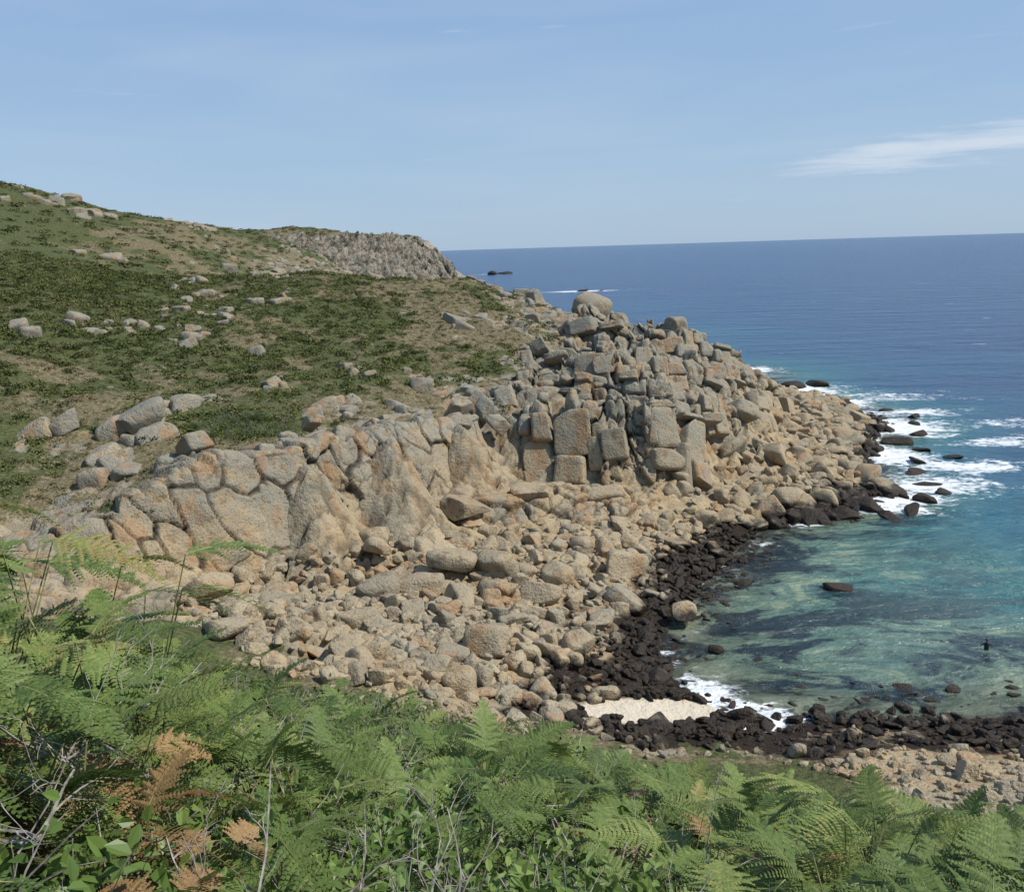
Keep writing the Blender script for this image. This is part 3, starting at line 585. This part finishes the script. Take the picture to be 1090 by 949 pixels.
FP={'fern':[], 'tall':[], 'dead':[], 'bram':[], 'shrub':[], 'twig':[]}
def addp(kind,x,y,sc,dz=0): FP[kind].append((x,y,sc,dz))
for s,y0,y1 in ((.33,1.55,5),(.48,5,11),(.75,11,22),(1.1,22,46)):
    x,y=jitter(-.72*y1-2,.72*y1+3,y0,y1,s)
    k=(np.abs(x)<.72*y+2.5)&(y<46-np.abs(x)*.15)&(y<36+6*sstep(-2,-16,x)); x=x[k];y=y[k]
    fn_=fbm(x/3,y/3,40)+.5*fbm(x,y,42); r_=rng.random(len(x))
    for a,c,f_,q in zip(x,y,fn_,r_):
        lf=1.2 if (a<-.35*c-.3) else (1.15 if a>.38*c else 1.0)
        if y1<=5:
            wf=(.8 if (a<-.8 or a>1.5) else .15)+.3*f_
            if q<wf*.6: addp('fern',a,c,(.85+.3*rng.random())*lf)
            elif q<wf*.74: addp('dead',a,c,.85*lf)
            elif q<.965: addp('bram',a,c,.7+.4*rng.random())
            else: addp('twig',a,c,.7+.4*rng.random(),.15)
        elif y1<=11:
            wf=(.6 if (a<-1.5 or a>1) else .25)+.5*f_
            if q<wf: addp('fern',a,c,(1+.4*rng.random())*(1+.4*(lf-1)))
            elif q<wf+.10: addp('dead',a,c,1.1)
            elif q<.78: addp('bram',a,c,.9+.5*rng.random())
            elif q<.81: addp('twig',a,c,1.0,.15)
            else: addp('shrub',a,c,.7+.3*rng.random())
        elif y1<=22:
            if f_>.12: addp('fern',a,c,1.2+.4*rng.random())
            elif q<.97: addp('shrub',a,c,.8+.5*rng.random())
            else: addp('twig',a,c,1.3,.1)
        else: addp('shrub',a,c,1.0+.7*rng.random())
for a,c,s_,dz in ((-.75,2.1,1.0,.35),(-.35,2.3,.9,.3),(-1.5,2.6,1.0,.5),(-.9,2.4,.9,.35),(.1,2.5,.9,.3),(1.4,2.9,.9,.3),(-.1,2.0,.8,.35),(-1.7,3.2,1.0,.6),(.6,2.6,.8,.3)): addp('twig',a,c,s_,dz)
for a,c,s_ in ((-2.3,3.9,1.15),(-1.95,3.6,1.1),(-2.7,4.3,1.3),(-2.1,4.6,1.25),(-3.2,4.8,1.4),(-2.6,4.9,1.35),(-2.9,3.9,1.25),(-2.4,3.4,1.1),(-1.8,4.2,.95),(-3.3,5.4,1.45),(-2.0,3.0,1.0),(-2.9,4.6,1.35),(-2.4,5.3,1.35),(-1.6,3.3,.9),(2.3,5.6,.9),(2.0,5.9,.85),(3.4,6.6,.95),(4.1,7.4,1.05),(2.9,6,.9),(4.6,8.2,1.05),(3.8,8.6,1.0)): addp('tall',a,c,s_)
for a,c,s_ in ((-1.7,3.4,1.0),(-2.2,3.2,1.1),(-1.3,3.0,.9),(.9,3.4,.9),(-2.4,4.1,1.2)): addp('dead',a,c,s_,.1)
names={'fern':'bracken_ferns','tall':'tall_bracken','dead':'dead_bracken','bram':'bramble_leaves','shrub':'blackthorn_shrubs','twig':'dead_twigs'}
tms={'fern':ferns,'tall':tferns,'dead':dferns,'bram':bram,'shrub':shr,'twig':twg}
for kd,lst in FP.items():
    a=np.array(lst); n=len(a); z=H(a[:,0],a[:,1]); print(kd,n)
    s=a[:,2:3]*rng.uniform(.9,1.1,(n,3))
    scatter(names[kd],np.stack([a[:,0],a[:,1],z-.02+a[:,3]],1),np.stack([rng.normal(.05,.2,n),rng.normal(0,.2,n),rng.uniform(0,6.28,n)],1),s,rng.integers(0,len(tms[kd]),n),tmpl(tms[kd]))
# hillside heath and dry grass
x,y=jitter(-100,40,64,200,.9); z,rk,gr,sand,z0,_=field(x,y)
ledge_veg=(x>-6)&(y>104)&(y<172)&(fbm(x/4,y/4,101)>.22)&(z>8)
k=(x>-.62*y-4)&(z>6.5)&(((rk<.85)&((rk<.55)|(y>100)))|ledge_veg); x,y,z,rk,gr,lv=x[k],y[k],z[k],rk[k],gr[k],ledge_veg[k]
q=rng.random(len(x)); g=gr+.8*fbm(x/2,y/2,88)+.25*lv; rk=np.where(lv,.35,rk)
kg=(g>.48)&(q<.78*(1-.8*rk)); kd=(~kg)&(q<.7*(1-rk*.8))
for nm,kk,tm,lo,hi in (('heath_vegetation',kg,hea,.4,1.3),('dry_grass_tufts',kd,dry,.4,1.0)):
    n=int(kk.sum()); s=rng.uniform(lo,hi,(n,1))*rng.uniform(.8,1.2,(n,3)); print(nm,n)
    scatter(nm,np.stack([x[kk],y[kk],z[kk]-.08],1),np.stack([rng.normal(0,.15,n),rng.normal(0,.15,n),rng.uniform(0,6.28,n)],1),s,rng.integers(0,len(tm),n),tmpl(tm))
# far heath
x,y=jitter(-175,-30,196,640,3.0); z,rk,gr,sand,z0,_=field(x,y)
k=(x>-.62*y-4)&(rk<.6)&(z>8)&(rng.random(len(x))<.6); x,y,z=x[k],y[k],z[k]; n=len(x)
s=rng.uniform(1.0,2.8,(n,1))*rng.uniform(.8,1.2,(n,3)); s[:,2]*=.6
scatter('distant_heath',np.stack([x,y,z-.2],1),np.stack([np.zeros(n),np.zeros(n),rng.uniform(0,6.28,n)],1),s,rng.integers(0,4,n),tmpl([me.copy() for me in hea]))
# dense bush on the slope
n=60; a=rng.uniform(0,6.28,n); rr=np.sqrt(rng.random(n)); x=-26.3+rr*np.cos(a)*5.5; y=92+rr*np.sin(a)*3.5
s=rng.uniform(1.2,1.9,(n,1))*np.ones((n,3))
scatter('gorse_bush',np.stack([x,y,H(x,y)-.1],1),np.stack([np.zeros(n),np.zeros(n),rng.uniform(0,6.28,n)],1),s,rng.integers(0,4,n),tmpl([me.copy() for me in shr]))

# ------------------------------------------------------------ wading person
root=bpy.data.objects.new('wading_person',None); scene.collection.objects.link(root); root.location=(34.5,64.5,0); root.rotation_euler=(0,0,R(160))
J=[((0,0,-.05),.15),((0,0,.18),.135),((0,0,.42),.165),((0,0,.56),.07),((0,.01,.66),.055),
   ((.19,0,.46),.065),((.36,-.05,.28),.048),((.42,-.22,.12),.034),((-.19,0,.46),.065),((-.38,-.04,.30),.048),((-.46,-.2,.2),.034),
   ((.1,0,-.15),.1),((.12,-.03,-.5),.075),((.12,.02,-.95),.05),((-.1,0,-.15),.1),((-.13,-.05,-.5),.075),((-.12,.03,-.95),.05)]
E=[(0,1),(1,2),(2,3),(3,4),(2,5),(5,6),(6,7),(2,8),(8,9),(9,10),(0,11),(11,12),(12,13),(0,14),(14,15),(15,16)]
me=bpy.data.meshes.new('body'); me.from_pydata([j[0] for j in J],E,[]); me.materials.append(M_suit)
body=bpy.data.objects.new('body',me); scene.collection.objects.link(body); body.parent=root
sk=body.modifiers.new('skin','SKIN'); body.modifiers.new('sub','SUBSURF').levels=2
for v_,j in zip(me.skin_vertices[0].data,J): v_.radius=(j[1],j[1]*.85)
me.skin_vertices[0].data[0].use_root=True
def ell(name,loc,s,mat,par,e=2.1,seed=3):
    V,Fc=QS[8]; p=V/(np.abs(V)**e).sum(1,keepdims=True)**(1/e); mm=bpy.data.meshes.new(name); mm.from_pydata((p*np.array(s)).tolist(),[],Fc)
    mm.polygons.foreach_set('use_smooth',np.ones(len(Fc),bool)); mm.materials.append(mat); o=bpy.data.objects.new(name,mm); o.location=loc; scene.collection.objects.link(o); o.parent=par
ell('head',(0,-.01,.77),(.078,.095,.115),M_skin,root); ell('hair',(0,.012,.80),(.085,.098,.105),M_hair,root)
ell('nose',(0,-.11,.765),(.013,.02,.022),M_skin,root); ell('ear_1',(.08,0,.765),(.01,.02,.03),M_skin,root); ell('ear_2',(-.08,0,.765),(.01,.02,.03),M_skin,root)
for sx,hx,hy,hz in ((1,.43,-.27,.08),(-1,-.475,-.25,.17)):
    for f in range(5): ell(f'finger_{f+1}' ,(hx+(f-2)*.018,hy-.03-(.02 if f in(1,2,3) else 0),hz),(.009,.035,.009),M_skin,root)
    ell('palm',(hx,hy,hz),(.04,.045,.018),M_skin,root)

# ------------------------------------------------------------ light and sky
sun_dir=Vector((.80,-.2,.0)).normalized(); el=R(50)
az=math.atan2(sun_dir.x,sun_dir.y)
w=bpy.data.worlds.new('World'); scene.world=w; w.use_nodes=True; nt=w.node_tree; nt.nodes.clear(); b=NB(nt)
sky=b.n('ShaderNodeTexSky',sky_type='NISHITA'); sky.sun_disc=False; sky.sun_elevation=el; sky.sun_rotation=az
sky.air_density=1.0; sky.dust_density=.6; sky.ozone_density=2; sky.altitude=30
tc=b.n('ShaderNodeTexCoord').outputs['Generated']; sp=b.n('ShaderNodeSeparateXYZ'); b.l(tc,sp.inputs[0])
azn=b.math('ARCTAN2',sp.outputs[0],sp.outputs[1]); elv=sp.outputs[2]
cmb=b.n('ShaderNodeCombineXYZ'); b.l(b.math('MULTIPLY',azn,7),cmb.inputs[0]); b.l(b.math('MULTIPLY',elv,75),cmb.inputs[1])
cn=b.noise(cmb.outputs[0],1,5,.62,.3)
lc=b.math('SUBTRACT',elv,b.math('ADD',.074,b.math('MULTIPLY',b.math('SUBTRACT',azn,.35),.075)))
band=b.math('MULTIPLY',b.mr(b.math('ABSOLUTE',lc),0,.026,1,0),b.mr(azn,.2,.40))
cl=b.mr(b.math('ADD',cn,b.math('MULTIPLY',band,.42)),.60,.97,0,.8)
cmb2=b.n('ShaderNodeCombineXYZ'); b.l(b.math('MULTIPLY',azn,1.6),cmb2.inputs[0]); b.l(b.math('MULTIPLY',elv,11),cmb2.inputs[1])
veil=b.mr(b.noise(cmb2.outputs[0],1,3,.6,.4),.4,.75,0,.22)
gradc=b.ramp(b.mr(elv,0,.45,0,1,'LINEAR'),[(0,(3.5,4.9,6.6)),(.35,(2.95,4.45,6.6)),(1,(1.95,3.5,6.2))])
base=b.mix(.8,sky.outputs[0],gradc)
col=b.mix(b.math('MAXIMUM',cl,veil),base,(5.9,6.6,7.5))
bg=b.n('ShaderNodeBackground'); b.l(col,bg.inputs[0]); bg.inputs[1].default_value=.112
wo=b.n('ShaderNodeOutputWorld'); b.l(bg.outputs[0],wo.inputs[0])
ld=bpy.data.lights.new('sun','SUN'); ld.energy=4.9; ld.angle=R(.7); ld.color=(1,.95,.86)
lo=bpy.data.objects.new('sun',ld); scene.collection.objects.link(lo)
d=Vector((sun_dir.x*math.cos(el),sun_dir.y*math.cos(el),math.sin(el))); lo.rotation_euler=d.to_track_quat('Z','Y').to_euler(); lo.location=(0,0,200)

# ------------------------------------------------------------ camera
cam=bpy.data.cameras.new('camera'); cam.sensor_width=36; cam.lens=33.03; cam.clip_start=.1; cam.clip_end=120000
co=bpy.data.objects.new('camera',cam); scene.collection.objects.link(co); scene.camera=co
co.matrix_world=Matrix.Translation((0,0,30))@Matrix.Rotation(R(90-11.88),4,'X')@Matrix.Rotation(-R(1.75),4,'Z')
scene.view_settings.view_transform='Standard'; scene.view_settings.look='None'; scene.view_settings.exposure=0
